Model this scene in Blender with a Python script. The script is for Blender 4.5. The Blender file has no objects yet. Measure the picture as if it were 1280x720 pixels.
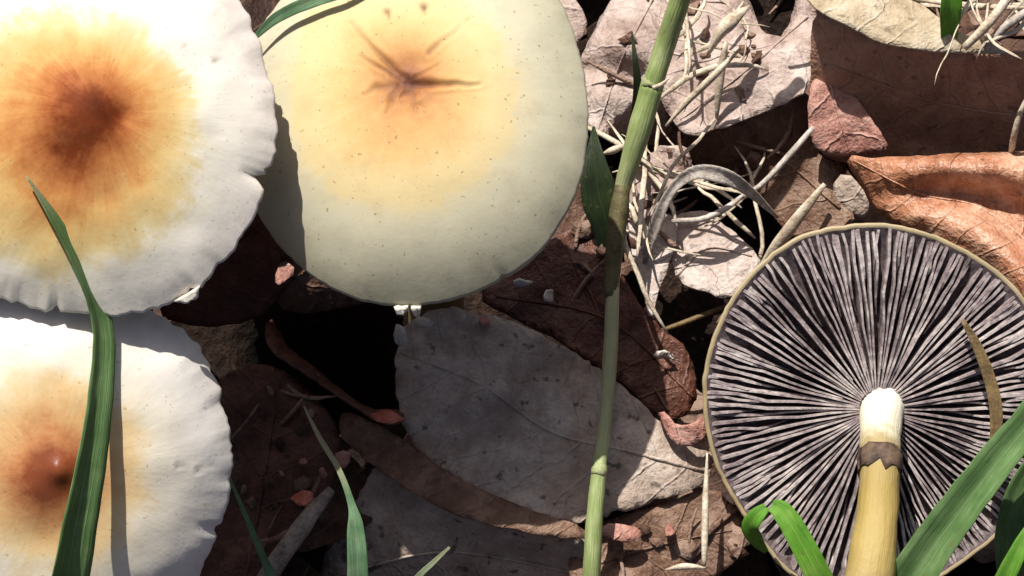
import bpy, math, random
import numpy as np
from mathutils import Vector, noise as mnoise
from mathutils.geometry import delaunay_2d_cdt

random.seed(7)
rng = np.random.default_rng(7)
sc = bpy.context.scene
CM = 0.01                                   # everything below is laid out in centimetres

# ------------------------------------------------------------------ camera
PITCH = math.radians(65)                    # looking down at the forest floor
DIST = 40.0
PXCM = 80.0                                 # photo pixels per cm at the aim point
F = np.array([0.0, math.cos(PITCH), -math.sin(PITCH)])
RX = np.array([1.0, 0.0, 0.0])
UP = np.array([0.0, math.sin(PITCH), math.cos(PITCH)])
CAM = -F * DIST
cam_data = bpy.data.cameras.new("camera")
cam = bpy.data.objects.new("camera", cam_data)
sc.collection.objects.link(cam)
cam.location = Vector(CAM * CM)
cam.rotation_euler = Vector(F).to_track_quat('-Z', 'Y').to_euler()
cam_data.sensor_width = 36
cam_data.lens = 36 * DIST / (1280 / PXCM)
cam_data.clip_start = 0.01
cam_data.clip_end = 100
sc.camera = cam

# ------------------------------------------------------------------ light
SUN = np.array([-0.27, 0.54, 1.0]); SUN = SUN / np.linalg.norm(SUN)
world = bpy.data.worlds.new("World"); sc.world = world
world.use_nodes = True
wn = world.node_tree.nodes; wl = world.node_tree.links
wn.clear()
sky = wn.new("ShaderNodeTexSky"); sky.sky_type = 'NISHITA'; sky.sun_disc = False
sky.sun_elevation = math.asin(SUN[2]); sky.sun_rotation = math.atan2(SUN[0], SUN[1])
sky.dust_density = 4.0; sky.air_density = 0.6; sky.ozone_density = 0.5
bg = wn.new("ShaderNodeBackground"); bg.inputs[1].default_value = 0.055
wo = wn.new("ShaderNodeOutputWorld")
wl.new(sky.outputs[0], bg.inputs[0]); wl.new(bg.outputs[0], wo.inputs[0])
sl = bpy.data.lights.new("sun", 'SUN'); sl.energy = 4.4; sl.angle = math.radians(0.5); sl.color = (1.0, 0.955, 0.88)
so = bpy.data.objects.new("sun", sl); sc.collection.objects.link(so)
so.rotation_euler = Vector(-SUN).to_track_quat('-Z', 'Y').to_euler()
sc.view_settings.view_transform = 'Standard'; sc.view_settings.look = 'None'
sc.view_settings.exposure = 0.45; sc.view_settings.gamma = 1.0
sc.view_settings.use_curve_mapping = False
sc.cycles.use_denoising = True
sc.cycles.max_bounces = 5; sc.cycles.diffuse_bounces = 3; sc.cycles.glossy_bounces = 2

# ------------------------------------------------------------------ helpers: placing
def V(px, py, d):                           # point d cm nearer than the aim plane
    k = (DIST - d) / DIST / PXCM
    return CAM + F * (DIST - d) + RX * (px - 640) * k + UP * (360 - py) * k
def P(px, py, h):                           # point h cm above the soil
    dr = F * DIST + RX * (px - 640) / PXCM + UP * (360 - py) / PXCM
    return CAM + dr * ((h - CAM[2]) / dr[2])
def pxat(p):                                # pixels per cm at a point
    return PXCM * DIST / np.dot(p - CAM, F)
def nz(x, y, z=0.0):
    return mnoise.noise(Vector((x, y, z)))
def catmull(pts, n):
    """resample an open polyline of tuples smoothly to n points"""
    p = np.array(pts, float)
    if len(p) == 2:
        t = np.linspace(0, 1, n)[:, None]
        return p[0] * (1 - t) + p[1] * t
    p = np.vstack([2 * p[0] - p[1], p, 2 * p[-1] - p[-2]])
    m = len(p) - 3
    out = []
    for s in np.linspace(0, m - 1e-6, n):
        i = int(s); t = s - i
        a, b, c, d = p[i:i + 4]
        out.append(0.5 * (2 * b + (c - a) * t + (2 * a - 5 * b + 4 * c - d) * t * t + (3 * b - a - 3 * c + d) * t ** 3))
    return np.array(out)

def build(name, verts, faces, mat, parent=None, origin=None, smooth=True, attrs=None):
    verts = np.asarray(verts, float)
    o0 = np.zeros(3) if origin is None else np.asarray(origin, float)
    me = bpy.data.meshes.new(name)
    me.from_pydata(((verts - o0) * CM).tolist(), [], [list(map(int, f)) for f in faces])
    if attrs:
        for k, a in attrs.items():
            a = np.asarray(a, np.float32)
            if a.ndim == 1:
                at = me.attributes.new(k, 'FLOAT', 'POINT'); at.data.foreach_set('value', a)
            else:
                at = me.attributes.new(k, 'FLOAT_VECTOR', 'POINT'); at.data.foreach_set('vector', a.ravel())
    if smooth:
        me.polygons.foreach_set('use_smooth', [True] * len(me.polygons))
    me.materials.append(mat)
    me.update()
    ob = bpy.data.objects.new(name, me)
    sc.collection.objects.link(ob)
    if parent is not None:
        ob.parent = parent
        po = np.array(parent['_o']) if '_o' in parent else np.zeros(3)
        ob.location = Vector((o0 - po) * CM)
    else:
        ob.location = Vector(o0 * CM)
    ob['_o'] = o0.tolist()
    return ob
def tag(o, label, cat, group=None):
    o['label'] = label; o['category'] = cat
    if group: o['group'] = group
    return o
def thing(name, base, label, cat, group=None):
    e = bpy.data.objects.new(name, None); sc.collection.objects.link(e)
    e.empty_display_size = 0.005
    e.location = Vector(np.asarray(base) * CM); e['_o'] = list(map(float, base))
    return tag(e, label, cat, group)

# ------------------------------------------------------------------ helpers: materials
class NT:
    def __init__(s, name):
        s.m = bpy.data.materials.new(name); s.m.use_nodes = True
        s.t = s.m.node_tree; s.t.nodes.clear()
        s.out = s.t.nodes.new('ShaderNodeOutputMaterial')
    def n(s, typ, ins=None, **kw):
        nd = s.t.nodes.new('ShaderNode' + typ)
        for k, v in kw.items(): setattr(nd, k, v)
        for k, v in (ins or {}).items():
            if isinstance(v, bpy.types.NodeSocket): s.t.links.new(v, nd.inputs[k])
            else: nd.inputs[k].default_value = col4(v) if nd.inputs[k].type == 'RGBA' else v
        return nd
    def coord(s, scale=100.0):
        tc = s.n('TexCoord')
        return s.n('VectorMath', {0: tc.outputs['Object'], 3: scale}, operation='SCALE').outputs[0]
    def attr(s, name, out='Fac'):
        return s.n('Attribute', attribute_name=name).outputs[out]
    def noise(s, vec, scale, detail=4, rough=0.55, dist=0.0):
        return s.n('TexNoise', {'Vector': vec, 'Scale': scale, 'Detail': detail, 'Roughness': rough, 'Distortion': dist}).outputs['Fac']
    def math(s, op, a, b=0.0, c=0.0, clamp=False):
        return s.n('Math', {0: a, 1: b, 2: c}, operation=op, use_clamp=clamp).outputs[0]
    def ramp(s, fac, stops, interp='LINEAR'):
        nd = s.n('ValToRGB', {'Fac': fac}); cr = nd.color_ramp; cr.interpolation = interp
        while len(cr.elements) > 1: cr.elements.remove(cr.elements[-1])
        cr.elements[0].position = stops[0][0]; cr.elements[0].color = col4(stops[0][1])
        for p, c in stops[1:]:
            e = cr.elements.new(p); e.color = col4(c)
        return nd.outputs['Color']
    def mix(s, fac, a, b, blend='MIX'):
        nd = s.n('Mix', data_type='RGBA', blend_type=blend)
        for k, v in ((0, fac), (6, a), (7, b)):
            if isinstance(v, bpy.types.NodeSocket): s.t.links.new(v, nd.inputs[k])
            else: nd.inputs[k].default_value = col4(v) if k else v
        return nd.outputs[2]
    def bump(s, h, dist, strength=1.0, normal=None):
        ins = {'Height': h, 'Distance': dist, 'Strength': strength}
        if normal is not None: ins['Normal'] = normal
        return s.n('Bump', ins).outputs[0]
    def finish(s, color, rough, normal=None, spec=0.4, translucent=0.0, tcol=None, sss=0.0, sssr=(0.004, 0.0025, 0.0015)):
        ins = {'Base Color': color, 'Roughness': rough, 'Specular IOR Level': spec}
        if normal is not None: ins['Normal'] = normal
        p = s.n('BsdfPrincipled', ins)
        if sss:
            p.inputs['Subsurface Weight'].default_value = sss
            p.inputs['Subsurface Radius'].default_value = (1.0, 0.6, 0.35)
            p.inputs['Subsurface Scale'].default_value = sssr[0]
        sh = p.outputs[0]
        if translucent:
            ti = {'Color': tcol if tcol is not None else color}
            if normal is not None: ti['Normal'] = normal
            tr = s.n('BsdfTranslucent', ti)
            sh = s.n('MixShader', {0: translucent, 1: sh, 2: tr.outputs[0]}).outputs[0]
        s.t.links.new(sh, s.out.inputs['Surface'])
        return s.m
def col4(c):
    return tuple(c) if len(c) == 4 else (*c, 1.0)
def srgb(r, g, b):
    f = lambda u: (u / 255 / 12.92) if u / 255 <= 0.04045 else ((u / 255 + 0.055) / 1.055) ** 2.4
    return (f(r), f(g), f(b))

def leaf_material(name, c_dark, c_mid, c_light, rough=0.65, veins=0.35, spots=0.5, transl=0.12, spec=0.35, tcol=(0.35, 0.10, 0.04)):
    s = NT(name)
    co = s.coord()
    tint = s.attr('tint')
    big = s.noise(co, 0.9, 3, 0.55, 0.6)
    med = s.noise(co, 3.2, 3, 0.62, 0.3)
    fine = s.noise(co, 16, 2, 0.6)
    f = s.math('ADD', s.math('MULTIPLY', big, 0.55), s.math('MULTIPLY', med, 0.45))
    f = s.math('ADD', f, s.math('MULTIPLY', s.math('SUBTRACT', fine, 0.5), 0.22))
    f = s.math('ADD', f, s.math('MULTIPLY', tint, 0.16))
    c = s.ramp(f, [(0.30, c_dark), (0.50, c_mid), (0.70, c_light)])
    # side veins from the leaf's own coordinates (x along the midrib, y away from it, cm)
    uv = s.n('SeparateXYZ', {0: s.attr('leafuv', 'Vector')})
    ph = s.math('SUBTRACT', s.math('MULTIPLY', uv.outputs[0], 1.7), s.math('MULTIPLY', uv.outputs[1], 1.15))
    ph = s.math('ADD', ph, s.math('MULTIPLY', s.math('SUBTRACT', big, 0.5), 0.9))
    fr = s.math('ABSOLUTE', s.math('SUBTRACT', s.math('FRACT', ph), 0.5))
    vein = s.math('SUBTRACT', 1.0, s.math('MULTIPLY', fr, 17.0), clamp=True)
    vor = s.n('TexVoronoi', {'Vector': co, 'Scale': 7.0, 'Randomness': 1.0}, feature='DISTANCE_TO_EDGE')
    net = s.math('SUBTRACT', 1.0, s.math('MULTIPLY', vor.outputs['Distance'], 6.0), clamp=True)
    vn = s.math('MULTIPLY', vein, veins)
    c = s.mix(vn, c, c_light)
    c = s.mix(s.math('MULTIPLY', net, veins * 0.12), c, c_dark)
    # decay spots
    sp = s.noise(co, 5.5, 2, 0.5)
    spm = s.math('MULTIPLY', s.math('SUBTRACT', sp, 0.64), 14.0, clamp=True)
    c = s.mix(s.math('MULTIPLY', spm, spots), c, tuple(x * 0.28 for x in c_dark))
    h = s.math('ADD', s.math('MULTIPLY', med, 0.9), s.math('MULTIPLY', vein, 0.25))
    h = s.math('ADD', h, s.math('MULTIPLY', net, 0.05))
    h = s.math('ADD', h, s.math('MULTIPLY', fine, 0.35))
    nb = s.bump(h, 0.0009, 0.8)
    rg = s.math('ADD', rough - 0.12, s.math('MULTIPLY', fine, 0.25))
    return s.finish(c, rg, nb, spec, transl, tcol)

M = {}
M['leaf_pale'] = leaf_material('pale_pink_leaf', srgb(124, 98, 88), srgb(178, 157, 147), srgb(210, 196, 187), 0.7, 0.25, 0.45, 0.08, tcol=(0.4, 0.16, 0.1))
M['leaf_pink'] = leaf_material('rosy_leaf', srgb(132, 82, 70), srgb(184, 134, 120), srgb(214, 182, 168), 0.6, 0.25, 0.5, 0.1)
M['leaf_grey'] = leaf_material('grey_brown_leaf', srgb(134, 115, 102), srgb(170, 152, 138), srgb(208, 194, 181), 0.75, 0.25, 0.75, 0.06)
M['leaf_orange'] = leaf_material('orange_brown_leaf', srgb(128, 80, 56), srgb(188, 130, 98), srgb(226, 184, 156), 0.4, 0.3, 0.5, 0.12, 0.6)
M['leaf_brown'] = leaf_material('brown_leaf', srgb(72, 48, 36), srgb(114, 84, 66), srgb(156, 128, 108), 0.55, 0.3, 0.5, 0.10, 0.4)
M['leaf_dark'] = leaf_material('dark_red_brown_leaf', srgb(62, 34, 25), srgb(98, 60, 46), srgb(134, 94, 76), 0.5, 0.3, 0.5, 0.16, 0.45, tcol=(0.3, 0.05, 0.02))
M['leaf_deep'] = leaf_material('chocolate_leaf', srgb(138, 98, 78), srgb(178, 134, 110), srgb(198, 160, 138), 0.45, 0.25, 0.5, 0.05, 0.5, tcol=(0.2, 0.05, 0.02))
M['leaf_tan'] = leaf_material('tan_leaf', srgb(132, 112, 88), srgb(184, 166, 138), srgb(212, 200, 178), 0.7, 0.3, 0.5, 0.1)
M['litter'] = leaf_material('litter_leaf', srgb(50, 30, 22), srgb(92, 64, 50), srgb(150, 124, 108), 0.7, 0.25, 0.5, 0.06)

def straw_material(name, a, b, rough=0.6):
    s = NT(name); co = s.coord()
    st = s.n('VectorMath', {0: co, 1: (1.0, 1.0, 1.0)}, operation='MULTIPLY').outputs[0]
    f1 = s.noise(st, 4, 4, 0.6); f2 = s.noise(st, 22, 3, 0.6)
    c = s.ramp(s.math('ADD', s.math('MULTIPLY', f1, 0.6), s.math('MULTIPLY', f2, 0.4)), [(0.34, a), (0.62, b)])
    ac = s.attr('across')
    rib = s.math('SINE', s.math('MULTIPLY', ac, 40.0))
    nb = s.bump(s.math('ADD', s.math('MULTIPLY', rib, 0.012), s.math('ADD', s.math('MULTIPLY', f2, 0.4), f1)), 0.0003, 0.7)
    return s.finish(c, rough, nb, 0.35)
M['straw'] = straw_material('dry_straw', srgb(150, 128, 104), srgb(226, 214, 192))
M['straw_grey'] = straw_material('grey_straw', srgb(120, 108, 98), srgb(206, 196, 186))
M['straw_brown'] = straw_material('brown_straw', srgb(72, 56, 34), srgb(128, 106, 70))
M['shade_sleeve'] = straw_material('brown_shade_sleeve', srgb(56, 50, 32), srgb(104, 96, 62))  # brown that stands for the shadow on the stalk's middle
M['twig'] = straw_material('grey_twig', srgb(92, 82, 76), srgb(160, 148, 138))
M['crumb'] = straw_material('bark_crumb', srgb(120, 84, 66), srgb(190, 150, 130))

def grass_material(name, dark, mid, light, transl=0.25, rough=0.42):
    s = NT(name); co = s.coord()
    ac = s.attr('across'); al = s.attr('along')
    rib = s.math('SINE', s.math('MULTIPLY', ac, 52.0))
    rib2 = s.noise(s.n('CombineXYZ', {0: s.math('MULTIPLY', ac, 14.0), 1: s.math('MULTIPLY', al, 2.0), 2: 0.0}).outputs[0], 3.0, 3, 0.6)
    n1 = s.noise(co, 2.0, 4, 0.6)
    f = s.math('ADD', s.math('MULTIPLY', n1, 0.5), s.math('MULTIPLY', rib2, 0.5))
    f = s.math('ADD', f, s.math('MULTIPLY', rib, 0.012))
    c = s.ramp(f, [(0.32, dark), (0.5, mid), (0.68, light)])
    keel = s.math('SUBTRACT', 1.0, s.math('MULTIPLY', s.math('ABSOLUTE', s.math('SUBTRACT', ac, 0.5)), 22.0), clamp=True)
    c = s.mix(s.math('MULTIPLY', keel, 0.45), c, light)
    spot = s.math('MULTIPLY', s.math('SUBTRACT', s.noise(co, 7.0, 2, 0.5), 0.66), 12.0, clamp=True)
    c = s.mix(s.math('MULTIPLY', spot, 0.5), c, srgb(126, 112, 66))
    dry = s.attr('dry')
    c = s.mix(dry, c, srgb(184, 176, 144))
    nb = s.bump(s.math('ADD', rib2, s.math('MULTIPLY', rib, 0.05)), 0.0003, 0.6)
    return s.finish(c, rough, nb, 0.45, transl, s.mix(0.35, c, (0.25, 0.45, 0.06)))
M['grass'] = grass_material('grass_green', srgb(62, 92, 50), srgb(92, 124, 70), srgb(130, 156, 104))
M['grass_mid'] = grass_material('grass_mid_green', srgb(78, 110, 62), srgb(106, 140, 84), srgb(148, 174, 122))
M['grass_cool'] = grass_material('grass_cool_green', srgb(60, 92, 60), srgb(98, 134, 96), srgb(150, 176, 140), 0.15)
M['grass_bright'] = grass_material('grass_bright_green', srgb(72, 126, 34), srgb(108, 168, 54), srgb(160, 200, 96), 0.3)
M['grass_shaded'] = grass_material('grass_shaded_green', srgb(24, 34, 18), srgb(36, 50, 26), srgb(60, 70, 36), 0.05)  # green darkened in its colour to carry the shade on these blades
M['stalk'] = grass_material('grass_stalk', srgb(116, 138, 76), srgb(150, 168, 104), srgb(194, 202, 150), 0.05, 0.4)

def soil_material():
    s = NT('dark_soil'); co = s.coord()
    a = s.noise(co, 1.2, 6, 0.65); b = s.noise(co, 9, 5, 0.65)
    v = s.n('TexVoronoi', {'Vector': co, 'Scale': 5.0}, feature='F1')
    f = s.math('ADD', s.math('MULTIPLY', a, 0.5), s.math('MULTIPLY', b, 0.5))
    c = s.ramp(f, [(0.35, srgb(22, 15, 12)), (0.55, srgb(48, 34, 27)), (0.72, srgb(84, 66, 54))])
    h = s.math('ADD', s.math('MULTIPLY', b, 1.0), s.math('MULTIPLY', v.outputs['Distance'], 0.6))
    return s.finish(c, 0.9, s.bump(h, 0.002, 1.0), 0.2)
M['soil'] = soil_material()

def cap_material(name, stops, speck=0.3, fibre=0.16, rough=0.55, spec=0.3, mott=0.18, moist=False):
    """stops: pigment from the umbo (0) to the margin (1), blurred into soft radial fibres"""
    s = NT(name); co = s.coord()
    rad = s.attr('rad'); dv = s.attr('fdir', 'Vector')
    fib = s.noise(dv, 1.5, 3, 0.6)
    fib2 = s.noise(dv, 6.0, 2, 0.6)
    big = s.noise(co, 1.0, 3, 0.55)
    gr = s.noise(co, 15, 3, 0.7)
    near = s.math('MULTIPLY', rad, 3.2, clamp=True)
    fib = s.math('ADD', 0.5, s.math('MULTIPLY', s.math('SUBTRACT', fib, 0.5), near))
    fib2 = s.math('ADD', 0.5, s.math('MULTIPLY', s.math('SUBTRACT', fib2, 0.5), near))
    r = s.math('ADD', rad, s.math('MULTIPLY', s.math('SUBTRACT', fib, 0.5), fibre * 2))
    r = s.math('ADD', r, s.math('MULTIPLY', s.math('SUBTRACT', big, 0.5), mott))
    r = s.math('ADD', r, s.math('MULTIPLY', s.math('SUBTRACT', s.noise(co, 3.5, 2, 0.5), 0.5), mott * 0.5))
    r = s.math('ADD', r, s.math('MULTIPLY', s.math('SUBTRACT', fib2, 0.5), fibre * 0.7))
    r = s.math('ADD', r, s.math('MULTIPLY', s.math('SUBTRACT', gr, 0.5), 0.10))
    c = s.ramp(r, stops)
    # stains, tiny dark specks and dirt
    st = s.noise(co, 2.4, 3, 0.6)
    c = s.mix(s.math('MULTIPLY', s.math('SUBTRACT', st, 0.52, clamp=True), 1.3 * speck, clamp=True), c, srgb(150, 124, 92))
    sp = s.noise(co, 17, 1, 0.5)
    m = s.math('MULTIPLY', s.math('SUBTRACT', sp, 0.70), 16.0, clamp=True)
    c = s.mix(s.math('MULTIPLY', m, speck), c, srgb(112, 84, 58))
    c = s.mix(s.attr('crack'), c, srgb(92, 56, 46))
    h = s.math('ADD', s.math('MULTIPLY', fib, 0.1), s.math('MULTIPLY', fib2, 0.1))
    h = s.math('ADD', h, s.math('MULTIPLY', gr, 0.08))
    h = s.math('ADD', h, s.math('MULTIPLY', st, 0.3))
    nb = s.bump(h, 0.0005, 0.5)
    rg = s.math('ADD', 0.16, s.math('MULTIPLY', near, rough - 0.16)) if moist else rough
    return s.finish(c, rg, nb, spec)
M['capA'] = cap_material('cap_brown_centre', [(0.0, srgb(90, 38, 14)), (0.09, srgb(118, 54, 22)), (0.17, srgb(162, 94, 50)), (0.27, srgb(190, 130, 74)), (0.38, srgb(206, 164, 102)), (0.50, srgb(214, 186, 128)), (0.58, srgb(220, 202, 156)), (0.66, srgb(232, 224, 204)), (0.74, srgb(232, 226, 213)), (0.92, srgb(229, 222, 211)), (1.0, srgb(214, 205, 198))], 0.35, 0.085, 0.7, 0.15, 0.32)
M['capB'] = cap_material('cap_yellow_centre', [(0.0, srgb(128, 82, 58)), (0.07, srgb(162, 108, 66)), (0.17, srgb(190, 140, 84)), (0.30, srgb(202, 168, 112)), (0.44, srgb(208, 187, 138)), (0.55, srgb(207, 189, 144)), (0.60, srgb(200, 190, 158)), (0.70, srgb(196, 190, 165)), (0.88, srgb(186, 181, 157)), (1.0, srgb(166, 162, 140))], 0.6, 0.045, 0.6, 0.2, 0.18)
M['capC'] = cap_material('cap_red_brown_centre', [(0.0, srgb(112, 56, 34)), (0.13, srgb(134, 72, 44)), (0.22, srgb(184, 124, 80)), (0.33, srgb(210, 168, 116)), (0.46, srgb(220, 194, 148)), (0.58, srgb(226, 217, 198)), (0.9, srgb(227, 222, 215)), (1.0, srgb(210, 203, 196))], 0.35, 0.04, 0.55, 0.3, 0.26, True)
M['capD'] = cap_material('cap_tan_margin', [(0.0, srgb(150, 96, 50)), (0.5, srgb(190, 150, 96)), (0.9, srgb(166, 148, 112)), (1.0, srgb(176, 160, 128))], 0.4, 0.1)

def gill_material():
    s = NT('gill_purple_grey'); co = s.coord()
    e = s.attr('edge')
    n1 = s.noise(co, 1.1, 3, 0.55); n2 = s.noise(co, 9, 4, 0.65)
    face = s.ramp(n2, [(0.35, srgb(70, 58, 60)), (0.7, srgb(122, 108, 108))])
    f = s.math('ADD', s.math('MULTIPLY', n1, 0.6), s.math('MULTIPLY', n2, 0.5))
    edge = s.ramp(f, [(0.38, srgb(86, 74, 76)), (0.52, srgb(152, 138, 138)), (0.68, srgb(206, 195, 190))])
    c = s.mix(e, face, edge)
    return s.finish(c, 0.7, s.bump(n2, 0.0003, 0.6), 0.25)
M['gill'] = gill_material()
def stem_material(name, base_y=0.5):
    s = NT(name); co = s.coord()
    al = s.attr('along')
    fb = s.noise(s.n('VectorMath', {0: s.attr('fdir', 'Vector'), 1: (3.0, 3.0, 0.9)}, operation='MULTIPLY').outputs[0], 2.0, 5, 0.65)
    n2 = s.noise(co, 5, 4, 0.6)
    t = s.math('ADD', al, s.math('MULTIPLY', s.math('SUBTRACT', n2, 0.5), 0.12))
    c = s.ramp(t, [(0.0, srgb(236, 232, 220)), (0.22, srgb(228, 220, 194)), (0.30, srgb(164, 148, 108)), (0.45, srgb(160, 138, 78)), (0.62, srgb(172, 150, 88)), (0.8, srgb(156, 134, 92)), (1.0, srgb(160, 136, 100))])
    c = s.mix(s.math('MULTIPLY', s.math('SUBTRACT', fb, 0.5, clamp=True), 0.7, clamp=True), c, srgb(132, 104, 62))
    nb = s.bump(s.math('ADD', s.math('MULTIPLY', fb, 0.5), s.math('MULTIPLY', n2, 0.5)), 0.0005, 0.6)
    return s.finish(c, 0.55, nb, 0.35)
M['stem'] = stem_material('stem_cream_yellow')
def plain(name, a, b, rough=0.7, scale=8):
    s = NT(name); co = s.coord(); n = s.noise(co, scale, 4, 0.6)
    return s.finish(s.ramp(n, [(0.35, a), (0.65, b)]), rough, s.bump(n, 0.0005, 0.6), 0.3)
M['ring'] = plain('spore_stained_ring', srgb(44, 34, 32), srgb(112, 92, 76), scale=5)
M['veil'] = plain('white_veil_scrap', srgb(206, 198, 182), srgb(234, 228, 214))

# ------------------------------------------------------------------ helpers: shapes
def chaikin(p, k=1):
    for _ in range(k):
        q = np.roll(p, -1, 0)
        p = np.stack([0.75 * p + 0.25 * q, 0.25 * p + 0.75 * q], 1).reshape(-1, p.shape[1])
    return p
def inside(poly, x, y):
    c = False; j = len(poly) - 1
    for i in range(len(poly)):
        if (poly[i][1] > y) != (poly[j][1] > y) and x < (poly[j][0] - poly[i][0]) * (y - poly[i][1]) / (poly[j][1] - poly[i][1]) + poly[i][0]:
            c = not c
        j = i
    return c
def leaf(name, label, outline, mat, pins=(), ridges=(), rib=None, wav=0.10, freq=0.018, step=9.0, rag=2.0, smooth=1, thick=0.035, group=None, tint=0.0, cat='leaf', seed=None, ribr=0.024):
    """a leaf from its outline: each point (photo x, photo y, height over the soil in cm)"""
    sd = seed if seed is not None else (abs(hash((outline[0], outline[1]))) % 97 if False else (outline[0][0] * 0.37 + outline[0][1] * 0.11) % 97)
    p = chaikin(np.array(outline, float), smooth)
    q = np.roll(p, -1, 0); pts = []
    for a, b in zip(p, q):
        L = np.hypot(*(b - a)[:2]); n = max(1, int(round(L / (step * 0.8))))
        for k in range(n): pts.append(a + (b - a) * k / n)
    pts = np.array(pts)
    for i in range(len(pts)):
        x, y = pts[i, :2]
        pts[i, 0] += rag * (nz(x * .06, y * .06, sd) + .6 * nz(x * .17, y * .17, sd + 5))
        pts[i, 1] += rag * (nz(x * .06, y * .06, sd + 11) + .6 * nz(x * .17, y * .17, sd + 17))
    poly = pts[:, :2]
    nb = len(pts)
    x0, y0 = poly.min(0); x1, y1 = poly.max(0)
    inner = []
    row = 0; y = y0
    while y < y1:
        x = x0 + (step / 2 if row % 2 else 0)
        while x < x1:
            if inside(poly, x, y) and np.min(np.hypot(poly[:, 0] - x, poly[:, 1] - y)) > step * 0.5:
                inner.append((x, y))
            x += step
        y += step * 0.866; row += 1
    allp = [Vector((float(a), float(b))) for a, b in poly] + [Vector(v) for v in inner]
    vo, eo, fo, ov, oe, of = delaunay_2d_cdt(allp, [(i, (i + 1) % nb) for i in range(nb)], [], 1, 1e-4)
    xy = np.array([(v.x, v.y) for v in vo]); n = len(xy)
    h = np.full(n, pts[:, 2].mean()); fixed = np.zeros(n, bool)
    for i, src in enumerate(ov):
        s_ = [k for k in src if k < nb]
        if s_: h[i] = pts[s_[0], 2]; fixed[i] = True
    for (x, y, hh) in pins:
        dd = np.hypot(xy[:, 0] - x, xy[:, 1] - y); i = np.argmin(dd); h[i] = hh; fixed[i] = True
        for j in np.where(dd < step * 1.3)[0]:
            if not fixed[j]: h[j] = hh; fixed[j] = True
    for line in ridges:
        q_ = catmull(line, 40)
        for (x, y, hh) in q_:
            for j in np.where(np.hypot(xy[:, 0] - x, xy[:, 1] - y) < step * 0.75)[0]:
                if not fixed[j]: h[j] = hh; fixed[j] = True
    ea = np.array([e[0] for e in eo]); eb = np.array([e[1] for e in eo])
    deg = np.bincount(ea, minlength=n) + np.bincount(eb, minlength=n)
    for _ in range(400):
        a = np.bincount(ea, h[eb], n) + np.bincount(eb, h[ea], n)
        h = np.where(fixed, h, a / np.maximum(deg, 1))
    isb = np.zeros(n, bool)
    for i, src in enumerate(ov):
        if any(k < nb for k in src): isb[i] = True
    for _ in range(6):
        a = (np.bincount(ea, h[eb], n) + np.bincount(eb, h[ea], n)) / np.maximum(deg, 1)
        h = np.where(isb, h, 0.4 * h + 0.6 * a)
    hs = h.copy()
    for i in range(n):
        x, y = xy[i]
        hs[i] += wav * (1.3 * nz(x * freq, y * freq, sd) + 0.5 * nz(x * freq * 2.7, y * freq * 2.7, sd + 3))
    W = np.array([P(x, y, hh) for (x, y), hh in zip(xy, hs)])
    # leaf coordinates
    if rib is None:
        i0 = np.argmax(np.hypot(xy[:, 0] - xy[:, 0].mean(), xy[:, 1] - xy[:, 1].mean()))
        i1 = np.argmax(np.hypot(xy[:, 0] - xy[i0, 0], xy[:, 1] - xy[i0, 1]))
        ribp = np.array([xy[i0], xy[i1]])
    else: ribp = catmull(rib, 14)
    uv = np.zeros((n, 3))
    for i in range(n):
        best = 1e9; acc = 0
        for a, b in zip(ribp[:-1], ribp[1:]):
            L = np.hypot(*(b - a)) + 1e-6; t = np.clip(np.dot(xy[i] - a, b - a) / L / L, 0, 1)
            d = np.hypot(*(xy[i] - a - (b - a) * t))
            if d < best: best = d; uv[i, :2] = ((acc + t * L) / 80, d / 80)
            acc += L
    base = W[np.argmin(W[:, 2])]
    faces = []
    for f in fo:
        f = list(f)
        a, b, c = W[f[0]], W[f[1]], W[f[2]]
        if np.dot(np.cross(b - a, c - a), CAM - a) < 0: f.reverse()
        faces.append(f)
    ob = build(name, W, faces, M[mat], None, base, True, {'leafuv': uv, 'tint': np.full(n, tint)})
    md = ob.modifiers.new('thickness', 'SOLIDIFY'); md.thickness = thick * CM; md.offset = -1
    tag(ob, label, cat, group)
    if rib is not None:
        pr = []
        for a in catmull(rib, 22):
            d = np.hypot(xy[:, 0] - a[0], xy[:, 1] - a[1]); k = np.argsort(d)[:4]; w = 1 / (d[k] + 1e-3)
            pr.append(P(a[0], a[1], float((hs[k] * w).sum() / w.sum()) + 0.012))
        rr = np.linspace(ribr, ribr * 0.4, len(pr))
        v, f, at = tube_mesh(np.array(pr), rr, 6)
        build('midrib', v, f, M[mat], ob, base, True, {'tint': np.full(len(v), 0.25)})
    return ob

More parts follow.
